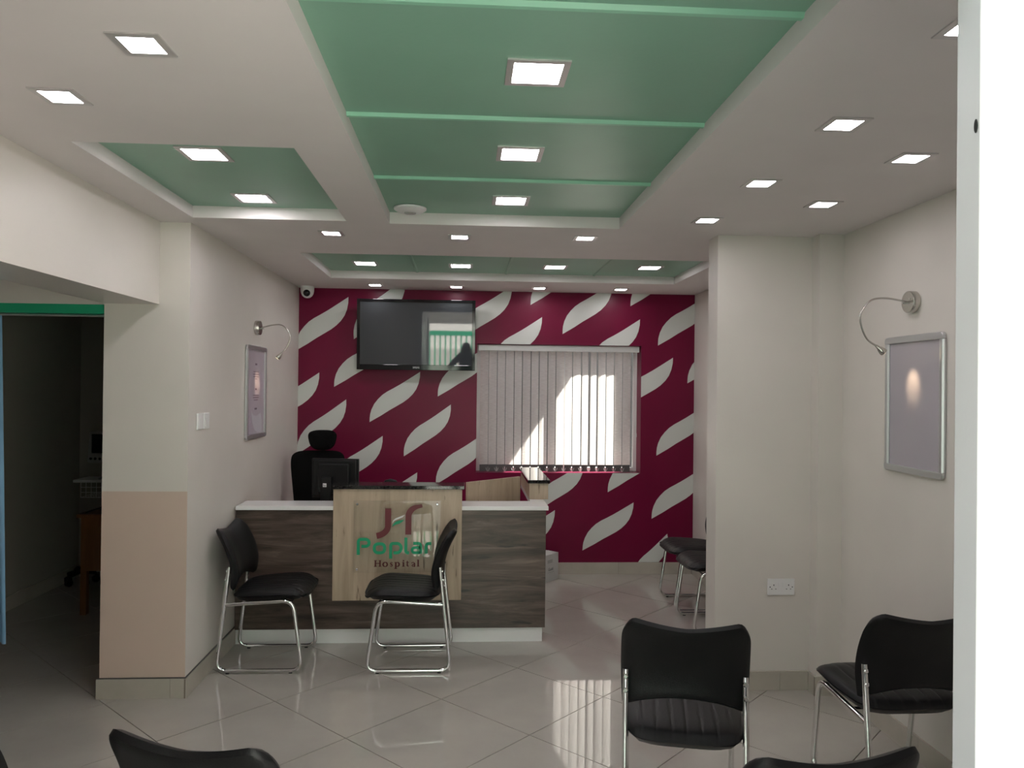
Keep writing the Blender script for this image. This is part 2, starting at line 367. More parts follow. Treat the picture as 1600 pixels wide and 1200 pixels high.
for a, b, *low in TIPS:
    A, B = at_y(*a, YB), at_y(*b, YB); a2, d2 = Vector((A.x, A.z)), Vector((B.x-A.x, B.z-A.z))
    poly = []
    for p in TPL:
        q = Vector(p)-ta; s = q.dot(td)/td.length_squared; r = (-q.x*td.y+q.y*td.x)/td.length_squared   # along / across, image y is down
        poly.append((a2.x+d2.x*s+d2.y*r, a2.y+d2.y*s-d2.x*r))
    for c in ((1, 0, XR), (-1, 0, -XL), (0, 1, ZC), (0, -1, -.1)): poly = clip(poly, *c) if poly else poly
    # keep clear of the window opening
    if poly:
        mx_, mn_ = max(p[0] for p in poly), min(p[0] for p in poly); mz_, nz_ = max(p[1] for p in poly), min(p[1] for p in poly)
        if mx_ > x0 and mn_ < x1 and mz_ > z0 and nz_ < z1:
            best = None
            for c in (((0, 1, z0),) if low else ((0, -1, -z1), (0, 1, z0), (1, 0, x0), (-1, 0, -x1))):
                pc = clip(poly, *c)
                if len(pc) >= 3:
                    ar = abs(sum(p[0]*q[1]-q[0]*p[1] for p, q in zip(pc, pc[1:]+pc[:1])))/2
                    if best is None or ar > best[0]: best = (ar, pc)
            poly = best[1] if best else None
    if poly and len(poly) >= 3:
        MB().prism([(p[0], YB-.0025, p[1]) for p in poly], (0, .0025, 0)).build('painted_leaf', 'leafwhite', wall_back)

# ------------------------------------------------------------------ ceiling with three recesses
HOLES = [(-.392, .776, 1.10, 3.845), (-1.348, -.602, 2.66, 3.81), (-1.03, 1.61, 4.75, 5.82)]
xs = sorted({XD, XR, *[h[0] for h in HOLES], *[h[1] for h in HOLES]}); ys = sorted({YF1, YB, *[h[2] for h in HOLES], *[h[3] for h in HOLES]})
inh = lambda x, y: any(h[0] < x < h[1] and h[2] < y < h[3] for h in HOLES)
cb = MB()
for a, b in zip(xs, xs[1:]):
    for c, d in zip(ys, ys[1:]):
        if not inh((a+b)/2, (c+d)/2):
            o = len(cb.v); cb.v += [Vector(p) for p in ((a, c, ZC), (b, c, ZC), (b, d, ZC), (a, d, ZC))]; cb._f([(o, o+3, o+2, o+1)], 0)
for h in HOLES:
    for p, q in (((h[0], h[2]), (h[1], h[2])), ((h[1], h[2]), (h[1], h[3])), ((h[1], h[3]), (h[0], h[3])), ((h[0], h[3]), (h[0], h[2]))):
        # each recess side is split where the ceiling grid meets it
        o = len(cb.v); cb.v += [Vector((*p, ZC)), Vector((*q, ZC)), Vector((*q, ZG)), Vector((*p, ZG))]; cb._f([(o, o+1, o+2, o+3)], 0)
me_c = cb.build('ceiling', 'ceil'); ceiling = struct(me_c)
struct(MB().box((XD-T, YF0-.25, ZC+.12), (XR+T, YB+.30, ZC+.30)).build('roof', 'concrete'))
def panels(h, cuts, axis, ribr):
    lo, hi = (h[0], h[1]) if axis == 0 else (h[2], h[3])
    e = [lo]+cuts+[hi]
    for a, b in zip(e, e[1:]):
        (MB().box((a, h[2]-.02, ZG), (b, h[3]+.02, ZG+.012)) if axis == 0 else MB().box((h[0]-.02, a, ZG), (h[1]+.02, b, ZG+.012))).build('green_panel', 'green', ceiling)
    for c in cuts:
        w, d = ribr
        if axis == 0: prof = [(c-w, h[2], ZG), (c+w, h[2], ZG), (c+w*.5, h[2], ZG-d), (c-w*.5, h[2], ZG-d)]; vec = (0, h[3]-h[2], 0)
        else: prof = [(h[0], c-w, ZG), (h[0], c+w, ZG), (h[0], c+w*.5, ZG-d), (h[0], c-w*.5, ZG-d)]; vec = (h[1]-h[0], 0, 0)
        MB().prism(prof, vec).build('ceiling_rib', 'rib_lit' if axis else 'green', ceiling)
panels(HOLES[0], [1.725, 2.465, 3.195], 1, (.014, .011))
panels(HOLES[1], [], 1, None)
panels(HOLES[2], [-.38, .30, .98], 0, (.012, .006))

# ------------------------------------------------------------------ skirting tiles
def skirt(name, p, q, n, line=True):
    """row of skirting tiles from p to q (x, y), n = outward normal"""
    p, q, n = Vector((*p, 0)), Vector((*q, 0)), Vector((*n, 0)); L = (q-p).length; d = (q-p)/L
    base = MB().prism([p, q, q+n*.007, p+n*.007], (0, 0, .097)).build(name, 'grout'); struct(base)
    t = 0; first = .586*.62
    while t < L-.01:
        e = min(L, t+(first if t == 0 else .586)); a, b = p+d*(t+.0008), p+d*(e-.0008)
        MB().prism([a+n*.0005, b+n*.0005, b+n*.011, a+n*.011], (0, 0, .0995)).build('skirting_tile', 'skirt', base); t = e
    if name in ('baseboard_pillar', 'baseboard_left'): MB().prism([p+d*.002+n*.0005, q+n*.0005, q+n*.006, p+d*.002+n*.006], (0, 0, .004)).build('sealant_line', 'skirt_line', base).location.z = .0997
    return base
skirt('baseboard_back', (XL+.012, YB), (XR-.012, YB), (0, -1))
skirt('baseboard_left', (XL, YP-.012), (XL, YB), (1, 0))
skirt('baseboard_pillar', (XPL-.012, YP), (XL, YP), (0, -1))
skirt('baseboard_pillar_side', (XPL, YP), (XPL, YP+.42), (-1, 0))
skirt('baseboard_right', (XR, YF1), (XR, 3.837), (-1, 0))
skirt('baseboard_right_recess', (XR, 4.097), (XR, YB), (-1, 0))
skirt('baseboard_partition', (1.322-.012, 3.933), (1.822, 3.933), (0, -1))
skirt('baseboard_partition_end', (1.322, 3.933), (1.322, 4.085), (-1, 0))
skirt('baseboard_pilaster', (1.822, 3.849), (XR, 3.849), (0, -1))
skirt('baseboard_pilaster_side', (1.834, 3.849), (1.834, 3.922), (-1, 0))
skirt('baseboard_far_left', (XD, YP+.2), (XD, YB), (1, 0))
skirt('baseboard_side_room_back', (XD+.012, YB), (XL-.15, YB), (0, -1))

# ------------------------------------------------------------------ back window
wf = MB(); fy0, fy1 = 6.595, 6.635; fw = .032
wf.box((x0, fy0, z0), (x0+fw, fy1, z1)).box((x1-fw, fy0, z0), (x1, fy1, z1)).box((x0+fw, fy0, z0), (x1-fw, fy1, z0+fw)).box((x0+fw, fy0, z1-fw), (x1-fw, fy1, z1))
win = struct(wf.build('window_1', 'window_white', bevel=.003))
MB().box((.85, fy0, z0+fw), (.905, fy1, z1-fw)).build('mullion', 'window_white', win, bevel=.003)
MB().box((x0+fw, 6.613, z0+fw), (.85, 6.617, z1-fw)).build('pane', 'glass', win)
MB().box((.905, 6.613, z0+fw), (x1-fw, 6.617, z1-fw)).build('pane', 'glass', win)

# ------------------------------------------------------------------ outside (seen through the blind and in reflections)
struct(MB().box((-14, -14, -.20), (16, YF1-.08, -.012)).build('ground_front', 'concrete'))
struct(MB().box((-8, YO, -.20), (12, 14, -.012)).build('ground_back', 'concrete'))
can = thing('passage_canopy', 'grey sheet canopy over the passage behind the back window', 'canopy', (0, 0, 0))
e0, e1 = (2.02-.23*.65, 6.66), (2.02+.23*2.2, 9.51)
MB().prism([(-2.6, 6.745, 3.0), (e0[0]+.02, 6.745, 3.0), (2.02+.23*.95, 8.26, 3.0), (-2.6, 8.26, 3.0)], (0, 0, .04)).build('sheet', 'rust', can)
for px in (-2.4, 2.14): MB().box((px-.04, 8.14, -.012), (px+.04, 8.22, 3.0)).build('post', 'rust', can)
struct(MB().box((-8, 8.30, -.1), (12, 8.45, 2.9)).build('wall_rear_yard', 'dark_stone'))
struct(MB().box((-14, -7.2, -.1), (16, -7.0, 3.4)).build('wall_front_yard', 'ext_white'))
struct(MB().box((-1.6, -.95, 2.24), (2.2, YF0-.26, 2.32)).box((-1.6, -1.0, 1.98), (2.2, -.95, 2.40)).build('added_porch_roof', 'ext_white'))  # porch and posts added to cut sky light and lower the reflected door head
for px in (-1.5, 2.1): struct(MB().box((px-.05, -.94, -.012), (px+.05, -.84, 2.24)).build('added_porch_post', 'ext_white'))
gate = thing('yard_gate', 'green metal bar gate across the front yard, seen reflected in the television', 'gate', (0, -3, 0))
MB().box((-3.2, -.03, 1.70), (3.2, .03, 1.80)).build('top_rail', 'green_frame', gate); MB().box((-3.2, -.02, .10), (3.2, .02, .17)).build('bottom_rail', 'green_frame', gate)
for i in range(-29, 30): MB().box((i*.107-.015, -.015, .17), (i*.107+.015, .015, 1.70)).build('bar', 'green_frame', gate)
for sx in (-3.2, 3.14): MB().box((sx, -.04, -.012), (sx+.06, .04, 1.9)).build('post', 'green_frame', gate)
curb = struct(MB().box((-14, -7.0, -.05), (16, -6.6, 1.25)).build('wall_yard_base', 'concrete'))

# ================================================================== OBJECTS
# ------------------------------------------------------------------ reception desk
DY = 4.715; DXR = .508; KY = 4.735; DTOP = .822
desk = thing('reception_desk', 'dark wood reception desk with white top and pale oak sign panel', 'reception desk', (0, 0, 0))
L0 = XL+.013
MB().box((L0, DY, .092), (DXR, DY+.018, DTOP)).build('front_panel', 'dark_wood', desk, bevel=.001)
MB().box((DXR-.02, DY+.018, .092), (DXR, 5.78, DTOP)).build('side_panel', 'dark_wood', desk)
MB().box((L0, KY, 0), (DXR-.016, KY+.015, .092)).build('kick_plate', 'white_lam', desk)
MB().box((DXR-.031, KY+.015, 0), (DXR-.016, 5.76, .092)).build('kick_plate', 'white_lam', desk)
MB().prism([(L0, DY-.012, DTOP), (DXR+.014, DY-.012, DTOP), (DXR+.014, 5.78, DTOP), (.426, 5.78, DTOP), (.426, 4.93, DTOP), (L0, 4.93, DTOP)], (0, 0, .025)).build('top', 'white_lam', desk, bevel=.002)
MB().box((L0, 4.75, .70), (.40, 5.36, .725)).build('work_surface', 'light_wood', desk)
for sx in (-1.37, -.44): MB().box((sx-.01, 4.76, .0), (sx+.01, 5.34, .70)).build('support', 'light_wood', desk)
PX0, PX1, PY = -.7995, -.0155, 4.69
MB().box((PX0, PY, .273), (PX1, DY, .954)).build('sign_panel', 'light_wood', desk, bevel=.001)
MB().box((PX0+.01, DY, DTOP+.025), (PX1-.01, DY+.13, .954)).build('raised_box', 'light_wood', desk)
MB().box((PX0-.012, PY-.012, .954), (PX1+.014, DY+.145, .976)).build('granite_top', 'granite', desk, bevel=.002)
MB().box((.427, 5.005, DTOP+.025), (.552, 5.79, .954)).build('raised_return', 'light_wood', desk)
MB().box((.414, 4.985, .954), (.562, 5.795, .976)).build('granite_top', 'granite', desk, bevel=.002)
q0, q1 = at_z(731, 753.5, .967), at_z(813, 744.5, .967); dv = (q1-q0); dv.z = 0; nv = Vector((-dv.y, dv.x, 0)).normalized()*.018
MB().prism([(q0.x, q0.y, .73), (q1.x, q1.y, .73), (q1.x+nv.x, q1.y+nv.y, .73), (q0.x+nv.x, q0.y+nv.y, .73)], (0, 0, .236)).build('corner_panel', 'light_wood', desk)

# acrylic hospital sign
SY = PY-.026; SK = SY/4.604
sg = thing('hospital_sign', 'clear acrylic sign with maroon logo and green lettering on the desk panel', 'sign', (0, SY, 1.58-1.58*SK))
sg.scale = (SK, 1, SK)
MB().box((-.663, 0, .464), (-.143, .006, .896)).build('acrylic_plate', 'acrylic', sg, bevel=.001)
for sx, sz in ((-.642, .875), (-.164, .875), (-.641, .484), (-.164, .484)):
    MB().lathe([(.0055, .0), (.0075, -.002), (.0075, -.005), (.005, -.0075)], (sx, 0, sz), 'y', 14).lathe([(.0055, 0), (.0055, .026)], (sx, 0, sz), 'y', 12).build('standoff_screw', 'chrome', sg, smooth=True)
def arc(cx, cz, r, a0, a1, n=10, rz=None): rz = rz or r; return [(cx+r*math.cos(math.radians(a0+(a1-a0)*i/n)), cz+rz*math.sin(math.radians(a0+(a1-a0)*i/n))) for i in range(n+1)]
tk = .0016
def strokes(name, lst, m):
    b = MB()
    for p, w in lst: b.ribbon(p, w, tk)
    return b.build(name, m, sg)
JX = -.458
strokes('logo_mark', [([(JX, .849), (JX, .745)]+arc(JX-.085, .745, .085, 0, -78, 12, .062), .036)], 'maroon')
FX = -.336
strokes('logo_mark', [([(FX, .692), (FX, .80)]+arc(FX+.07, .80, .07, 180, 100, 12, .062)+[(FX+.082, .866)], [.036]*8+[.035, .034, .032, .030, .028, .026, .023]+[.02])], 'maroon')
lp = [(-.434, .739), (-.426, .757), (-.412, .770), (-.392, .778), (-.361, .781), (-.374, .768), (-.392, .758), (-.414, .752)]
MB().prism([(a, 0, b) for a, b in lp], (0, -tk, 0)).build('logo_leaf', 'sign_green', sg)
lp2 = [(-.434, .757), (-.428, .777), (-.412, .791), (-.392, .799), (-.357, .812), (-.372, .796), (-.396, .786), (-.42, .776)]
MB().prism([(a, 0, b) for a, b in lp2], (0, -tk, 0)).build('logo_leaf', 'white_lam', sg)
W = .0185
xh0, xh1 = .577, .643           # x-height
zb_ = .575
def letter_o(cx, hw, z0_, z1_): zc_, hz = (z0_+z1_)/2, (z1_-z0_)/2; return [(cx+hw*math.copysign(abs(math.cos(t))**.75, math.cos(t)), zc_+hz*math.copysign(abs(math.sin(t))**.75, math.sin(t))) for t in [2*math.pi*i/28 for i in range(29)]]
g = []
px = -.633
g.append(([(px, .571), (px, .650)]+arc(px+.014, .650, .014, 180, 90, 5)+[(px+.035, .664)]+arc(px+.043, .643, .021, 90, -90, 9)+[(px+.018, .622)], W))
g.append((letter_o(-.507, .031, .583, .637), W))
px = -.440
g.append(([(px, .548), (px, .625)]+arc(px+.014, .625, .014, 180, 90, 5)+[(px+.030, .639)]+arc(px+.038, .611, .024, 90, -90, 9, .028)+[(px+.016, .583)], W))
g.append(([(-.350, .674), (-.350, .597)]+arc(-.338, .597, .012, 180, 270, 5, .014)+[(-.330, .583)], W))
px = -.262
g.append(([(px-.044, .639), (px-.018, .639)]+arc(px-.014, .625, .014, 90, 0, 5)+[(px, .578)], W))
g.append(([(px, .614), (px-.035, .614)]+arc(px-.035, .5985, .0155, 90, 270, 7)+[(px, .583)], W*.9))
px = -.228
g.append(([(px, .577), (px, .623)]+arc(px+.015, .623, .015, 180, 90, 5)+[(px+.030, .638)], W))
strokes('green_lettering', g, 'sign_green')
# "Hospital" in a bold serif
def serif(x, z, w=.017): return ([(x-w/2, z), (x+w/2, z)], .0032)
zb0, zcap, zx = .4995, .5385, .527
h = []; S = .0095; thn = .0042
x = -.530; h += [([(x, zb0), (x, zcap)], S), ([(x+.027, zb0), (x+.027, zcap)], S), ([(x, .520), (x+.027, .520)], thn), serif(x, zb0+.0016), serif(x, zcap-.0016), serif(x+.027, zb0+.0016), serif(x+.027, zcap-.0016)]
def ring(cx, hw, a, b): 
    n = 20; c = (a+b)/2; hz = (b-a)/2; return ([(cx+hw*math.cos(2*math.pi*i/n), c+hz*math.sin(2*math.pi*i/n)) for i in range(n+1)], [thn+(S-thn)*abs(math.cos(2*math.pi*i/n)) for i in range(n+1)])
h.append(ring(-.472, .0125, zb0+.001, zx-.001))
x = -.435; h.append(([(x+.007, zx-.006), (x+.003, zx-.0025), (x-.002, zx-.002), (x-.006, zx-.006), (x-.004, zx-.011), (x+.003, zb0+.012), (x+.006, zb0+.007), (x+.003, zb0+.0025), (x-.003, zb0+.002), (x-.0075, zb0+.007)], [thn, thn, .004, .006, .0075, .0075, .006, .004, thn, thn]))
x = -.409; h += [([(x, .4865), (x, zx)], S), serif(x, .488), serif(x-.003, zx-.0016, .010)]; h.append((arc(x+.010, (zb0+zx)/2, .0105, 130, -130, 12, .0125), [thn+(S-thn)*max(0, math.cos(math.radians(130-260*i/12))) for i in range(13)]))
x = -.363; h += [([(x, zb0), (x, zx)], S), serif(x, zb0+.0016), serif(x-.003, zx-.0016, .010), ([(x-.0045, .535), (x+.0045, .535)], .008)]
x = -.340; h += [([(x, .535), (x, .506), (x+.003, zb0+.003), (x+.009, zb0+.003)], [.005, S, .006, thn]), ([(x-.007, zx-.0016), (x+.010, zx-.0016)], thn)]
x = -.297; h += [([(x-.017, zx-.007), (x-.012, zx-.002), (x-.005, zx-.002), (x, zx-.008), (x, zb0), (x+.005, zb0+.001)], [S*.7, thn, thn, S*.9, S, thn]), ([(x, zx-.012), (x-.009, zb0+.013), (x-.015, zb0+.008), (x-.011, zb0+.002), (x-.005, zb0+.003), (x, zb0+.006)], [thn, .005, .0065, .005, thn, thn])]
x = -.275; h += [([(x, zb0), (x, zcap+.003)], S), serif(x, zb0+.0016), serif(x-.003, zcap+.0014, .010)]
strokes('maroon_lettering', h, 'sign_red')

# ------------------------------------------------------------------ chairs
def tube_chair(label, group):
    t = thing('visitor_chair', label, 'chair', group=group)
    hw = .206; R_ = .0112
    # seat
    def seat(u, v, top):
        a, b = 2*u-1, 2*v-1                           # a: back(-1)..front(+1), b: right..left
        k = .22; aa = math.copysign(abs(a)**.8, a); bb = b
        hwid = .197+.022*min(1, (a+1))                # narrower at the back
        rr = (abs(a)**5+abs(b)**5)**(1/5) or 1; m_ = max(abs(a), abs(b)); f_ = m_/rr if rr else 1
        x = .043+.212*a*f_ ; y = hwid*b*f_
        e = max(0, 1-m_**6)**.5
        droop = -.030*max(0, (a-.35)/.65)**2
        if top:
            g_ = (y+.5) % .052; gr = -.0035*math.exp(-((g_-.026)/.0035)**2) if m_ < .93 else 0
            z = .425+.012*a+.036*e+droop+gr+.004*abs(b)**2
        else: z = .425+.012*a-.036*e**.7+droop*.4
        return x, y, z
    b = MB().grid(lambda u, v: seat(u, v, True), 22, 64).grid(lambda u, v: seat(u, v, False), 12, 16)
    # bridge: both sheets share their rim height, so weld by proximity is not needed visually
    b.build('seat', 'black_leather', t, smooth=True)
    # backrest
    def back(u, v, side):
        a = 2*u-1; A = abs(a)
        zt = .762+.036*A**1.4-.040*max(0, (A-.80)/.20)**2.4; zb = .492-.045*A**2.2+.012*max(0, (A-.9)/.1)**2
        z = zb+(zt-zb)*v; hwd = .224-.006*(2*v-1)**2-.012*max(0, (v-.82)/.18)**2
        y = a*hwd
        q = (z-.47)/.33; x = -.170+.022*math.sin(q*1.9)-.165*max(0, q-.18)**1.55 + .030*A**2.2
        e = (max(0, 1-A**8)*max(0, 1-abs(2*v-1)**9))**.45
        x += side*(.026*e) - .001
        return x, y, z
    MB().grid(lambda u, v: back(u, v, 1), 36, 28).grid(lambda u, v: back(u, v, -1), 36, 28).build('backrest', 'black_leather', t, smooth=True, weld=True)
    # one continuous tube each side: seat rail, front leg, floor runner, rear upright
    for sd in (1, -1):
        y = sd*hw
        path = fillet([(-.187, y, .377), (.178, y, .400), (.232, y, R_+.003), (-.232, y, R_+.003), (-.168, y, .585)], .062, 6)
        MB().tube(path, R_, 10).build('side_frame', 'chrome', t, smooth=True)
        for z in (.562, .515):
            xx = -.168-.0+(.585-z)*(-.066/.564); MB().lathe([(.0095, 0), (.0095, -.004), (.006, -.007)], (xx-R_*.75, y, z), 'x', 10).build('bolt', 'chrome', t, smooth=True)
        for xx in (-.17, .17): MB().box((xx-.009, y-.006, 0), (xx+.009, y+.006, .005)).build('foot_pad', 'black_plastic', t)
    MB().cyl((.165, -hw, .386), (.165, hw, .386), .0055, 8).build('cross_bar', 'black_plastic', t, smooth=True)
    MB().cyl((-.06, -hw, .378), (-.06, hw, .378), .0055, 8).build('cross_bar', 'black_plastic', t, smooth=True)
    return t
proto = None
CH = [(-1.115, 4.455, 0, 'black visitor chair against the left wall facing right, in front of the desk', 'chairs at the reception desk'),
      (-.300, 4.432, 180, 'black visitor chair facing left in front of the pale oak sign panel', 'chairs at the reception desk'),
      (.819, 2.80, 77, 'black visitor chair seen from behind, in the middle of the tiled floor', 'waiting chairs'),
      (1.672, 2.87, 90.5, 'black visitor chair beside the right wall under the empty poster frame', 'waiting chairs'),
      (-.555, 1.975, 72.5, 'black chair in the near row whose back pokes up at bottom left', 'waiting chairs'),
      (.807, 1.866, 96, 'black chair in the near row whose back pokes up at bottom right', 'waiting chairs'),
      (-1.302, 2.06, 88, 'black chair cut off at the far left edge, only a sliver visible', 'waiting chairs'),
      (1.722, 5.515, 180, 'farther of two black chairs half hidden behind the right partition', 'chairs behind the partition'),
      (1.715, 5.04, 180, 'nearer of two black chairs half hidden behind the right partition', 'chairs behind the partition')]
for x, y, a, lab, grp in CH:
    if proto is None: proto = c = tube_chair(lab, grp)
    else: c = copy_tree(proto); c['label'] = lab; c['group'] = grp
    c.location = (x, y, 0); c.rotation_euler = (0, 0, math.radians(a))
    if 'middle of the tiled floor' in lab:          # this chair's seat has sagged back and down on its frame
        for ch in c.children:
            if ch.name.startswith('seat'): ch.location = (-.075, 0, -.045)

# ------------------------------------------------------------------ television
TILT = .0507
tv = thing('television', 'large black flat television tilted down on the crimson wall', 'television', (-.413, 6.32, 2.013))
tv.rotation_euler = (TILT, 0, 0)
w, hh = .486, .291
MB().prism([(-w, -.012, -hh), (w, -.012, -hh), (w, -.012, hh), (-w, -.012, hh)], (0, .045, 0)).build('body', 'black_plastic', tv, bevel=.006)
bz = MB(); bw, bt, bb_ = .026, .024, .044
bz.box((-w, -.022, -hh), (-w+bw, -.012, hh)).box((w-bw, -.022, -hh), (w, -.012, hh)).box((-w+bw, -.022, hh-bt), (w-bw, -.012, hh)).box((-w+bw, -.022, -hh), (w-bw, -.012, -hh+bb_))
bz.build('bezel', 'gloss_black', tv, bevel=.002)
MB().box((-w+bw, -.0185, -hh+bb_), (w-bw, -.012, hh-bt)).build('screen', 'screen', tv)
text_mesh('brand_lettering', 'SAMSUNG', .022, .0003, 'white_plastic', tv, (.0, -.0225, -hh+.014), (math.pi/2, 0, 0), width=.055)
MB().box((-.15, .033, -.10), (.15, .05, .10)).box((-.10, .05, -.03), (-.06, .118, .03)).box((.06, .05, -.03), (.10, .118, .03)).build('wall_bracket', 'black_plastic', tv)

# ------------------------------------------------------------------ vertical blind
BY = 6.495
bl = thing('vertical_blind', 'pale woven vertical blind in the back window with sunlight on its slats', 'blind', (0, BY, 0))
MB().box((.104, -.024, 1.900), (1.492, .024, 1.95)).build('headrail', 'white_plastic', bl, bevel=.004)
NB = 18; bx0, bx1 = .122, 1.425; pit = (bx1-bx0)/NB
angs = [6, 10, 9, 8, 5, 16, 7, 14, 11, 9, 10, 7, 4, 6, 12, 5, 9, 4]; gaps = {4: .008, 6: .008, 2: .004, 12: .016, 13: .018, 8: .006, 10: .006, 15: .005}
for i in range(NB):
    cx = bx0+pit*(i+.5); a = math.radians(angs[i]+4); hwid = (pit*.494-gaps.get(i, 0)*.5)
    m_ = Matrix.Translation((cx, 0, 0)) @ Matrix.Rotation(a, 4, 'Z')
    sl = MB().grid(lambda u, v: m_ @ Vector(((2*u-1)*hwid, .004*(1-(2*u-1)**2), .926+v*(1.899-.926))), 4, 1).build('slat', 'fabric', bl, smooth=True)
    MB().box((-hwid+.001, -.002, .868), (hwid-.001, .002, .927), mx=m_).build('bottom_weight', 'weight_grey', sl)
    MB().box((-.007, -.007, 1.893), (.007, -.003, 1.903), mx=m_).build('hanger', 'white_plastic', sl)
for i in range(NB-1):
    a, b = bx0+pit*(i+.5)+.02, bx0+pit*(i+1.5)-.02
    MB().tube([(a+(b-a)*k/8, -.012, .900-.030*(1-(2*k/8-1)**2)) for k in range(9)], .0016, 5).build('chain_loop', 'white_plastic', bl)
MB().cyl((1.470, -.02, 1.20), (1.470, -.02, 1.91), .003, 8).cyl((1.470, -.02, 1.17), (1.470, -.02, 1.20), .007, 8).build('wand', 'white_plastic', bl)

# ------------------------------------------------------------------ recessed LED downlights
def downlight(name, fr, gl, dpt):
    t = thing(name, '', 'ceiling light')
    b = MB(); a, c = fr/2, gl/2
    b.box((-a, -a, -dpt), (a, -c, 0)).box((-a, c, -dpt), (a, a, 0)).box((-a, -c, -dpt), (-c, c, 0)).box((c, -c, -dpt), (a, c, 0))
    b.build('frame', 'rim', t)
    MB().prism([(c*math.copysign(1, sx)-math.copysign(r_, sx)*0+0, 0, 0) for sx, r_ in ()] or [(x*c, y*c, -dpt*.7) for x, y in ((-1,-.9),(-.9,-1),(.9,-1),(1,-.9),(1,.9),(.9,1),(-.9,1),(-1,.9))], (0, 0, .002)).build('diffuser', 'led', t)
    return t
SMALL = [((222,69),'small square downlight nearest the camera in the left white ceiling'), ((95,150),'small square downlight at the far left edge of the white ceiling'),
 ((518,364),'left one of three downlights between the green ceiling recesses'), ((718,370),'middle one of three downlights between the green ceiling recesses'), ((914,372),'right one of three downlights between the green ceiling recesses'),
 ((586,445),'tiny downlight above the television, leftmost of the row along the crimson wall'), ((713,448),'tiny downlight above the television right corner, second along the crimson wall'), ((843,450),'tiny downlight above the blind, third along the crimson wall'), ((970,452),'tiny downlight farthest right in the row along the crimson wall'),
 ((1318,194),'downlight in the right white ceiling, inner row, nearest the camera in full view'), ((1423,247),'downlight in the right white ceiling, outer row, nearer the door frame'), ((1189,286),'downlight in the right white ceiling, middle of the inner row'), ((1286,319),'downlight in the right white ceiling, outer row, near the pilaster'), ((1105,344),'downlight in the right white ceiling, inner row, nearest the partition'),
 ((1523,40),'downlight almost hidden behind the white door frame at top right')]
BIG = [((839,113),'large square downlight in the big green recess, nearest the camera'), ((812,240),'large square downlight in the middle of the big green recess'), ((798,313),'large square downlight in the big green recess, farthest from the camera'),
 ((320,240),'downlight in the left green recess, nearer the camera'), ((397,309),'downlight in the left green recess, farther from the camera'),
 ((571,411),'first downlight from the left in the far green recess'), ((720,415),'second downlight from the left in the far green recess'), ((867,417),'third downlight from the left in the far green recess'), ((1015,418),'rightmost downlight in the far green recess')]
for lst, z, pr_, grp in ((SMALL, ZC, ('small_downlight', .124, .086, .004), 'small downlights in the white ceiling'), (BIG, ZG, ('square_downlight', .172, .134, .005), 'large downlights in the green recesses')):
    first = None
    for (uv, lab) in lst:
        p = at_z(*uv, z)
        if first is None: first = d_ = downlight(*pr_)
        else: d_ = copy_tree(first)
        d_.location = p; d_['label'] = lab; d_['group'] = grp

# ------------------------------------------------------------------ wireless access point, security camera
ap = thing('access_point', 'round white wireless access point on the far left of the big green recess', 'access point', at_z(641, 324, ZG))
MB().lathe([(.070, 0), (.080, -.004), (.079, -.012), (.062, -.022), (.030, -.027)]).build('body', 'white_plastic', ap, smooth=True)
MB().lathe([(.030, -.0265), (.028, -.031), (.012, -.032)]).build('centre_ring', 'grey_plastic', ap, smooth=True)
cp = at_y(481, 452, 6.36)
cc = thing('security_camera', 'white dome security camera in the ceiling corner beside the crimson wall', 'camera', (cp.x, 6.34, ZC))
MB().lathe([(.054, 0), (.056, -.006), (.055, -.040), (.050, -.062), (.040, -.080), (.024, -.094), (.008, -.098)], n=28).build('housing', 'white_plastic', cc, smooth=True)
MB().lathe([(.002, .0), (.020, -.003), (.028, -.012), (.028, -.03)], (0, 0, 0), 'y', 20).build('lens', 'gloss_black', cc, smooth=True)
ln = cc.children[1]; ln.rotation_euler = (.35, 0, 0); ln.location = (.005, -.052, -.062); ln.data.transform(Matrix.Scale(-1, 4, (0, 1, 0))); ln.data.flip_normals(); ln.location = (.005, -.061, -.066); ln.scale = (1, 1, 1)

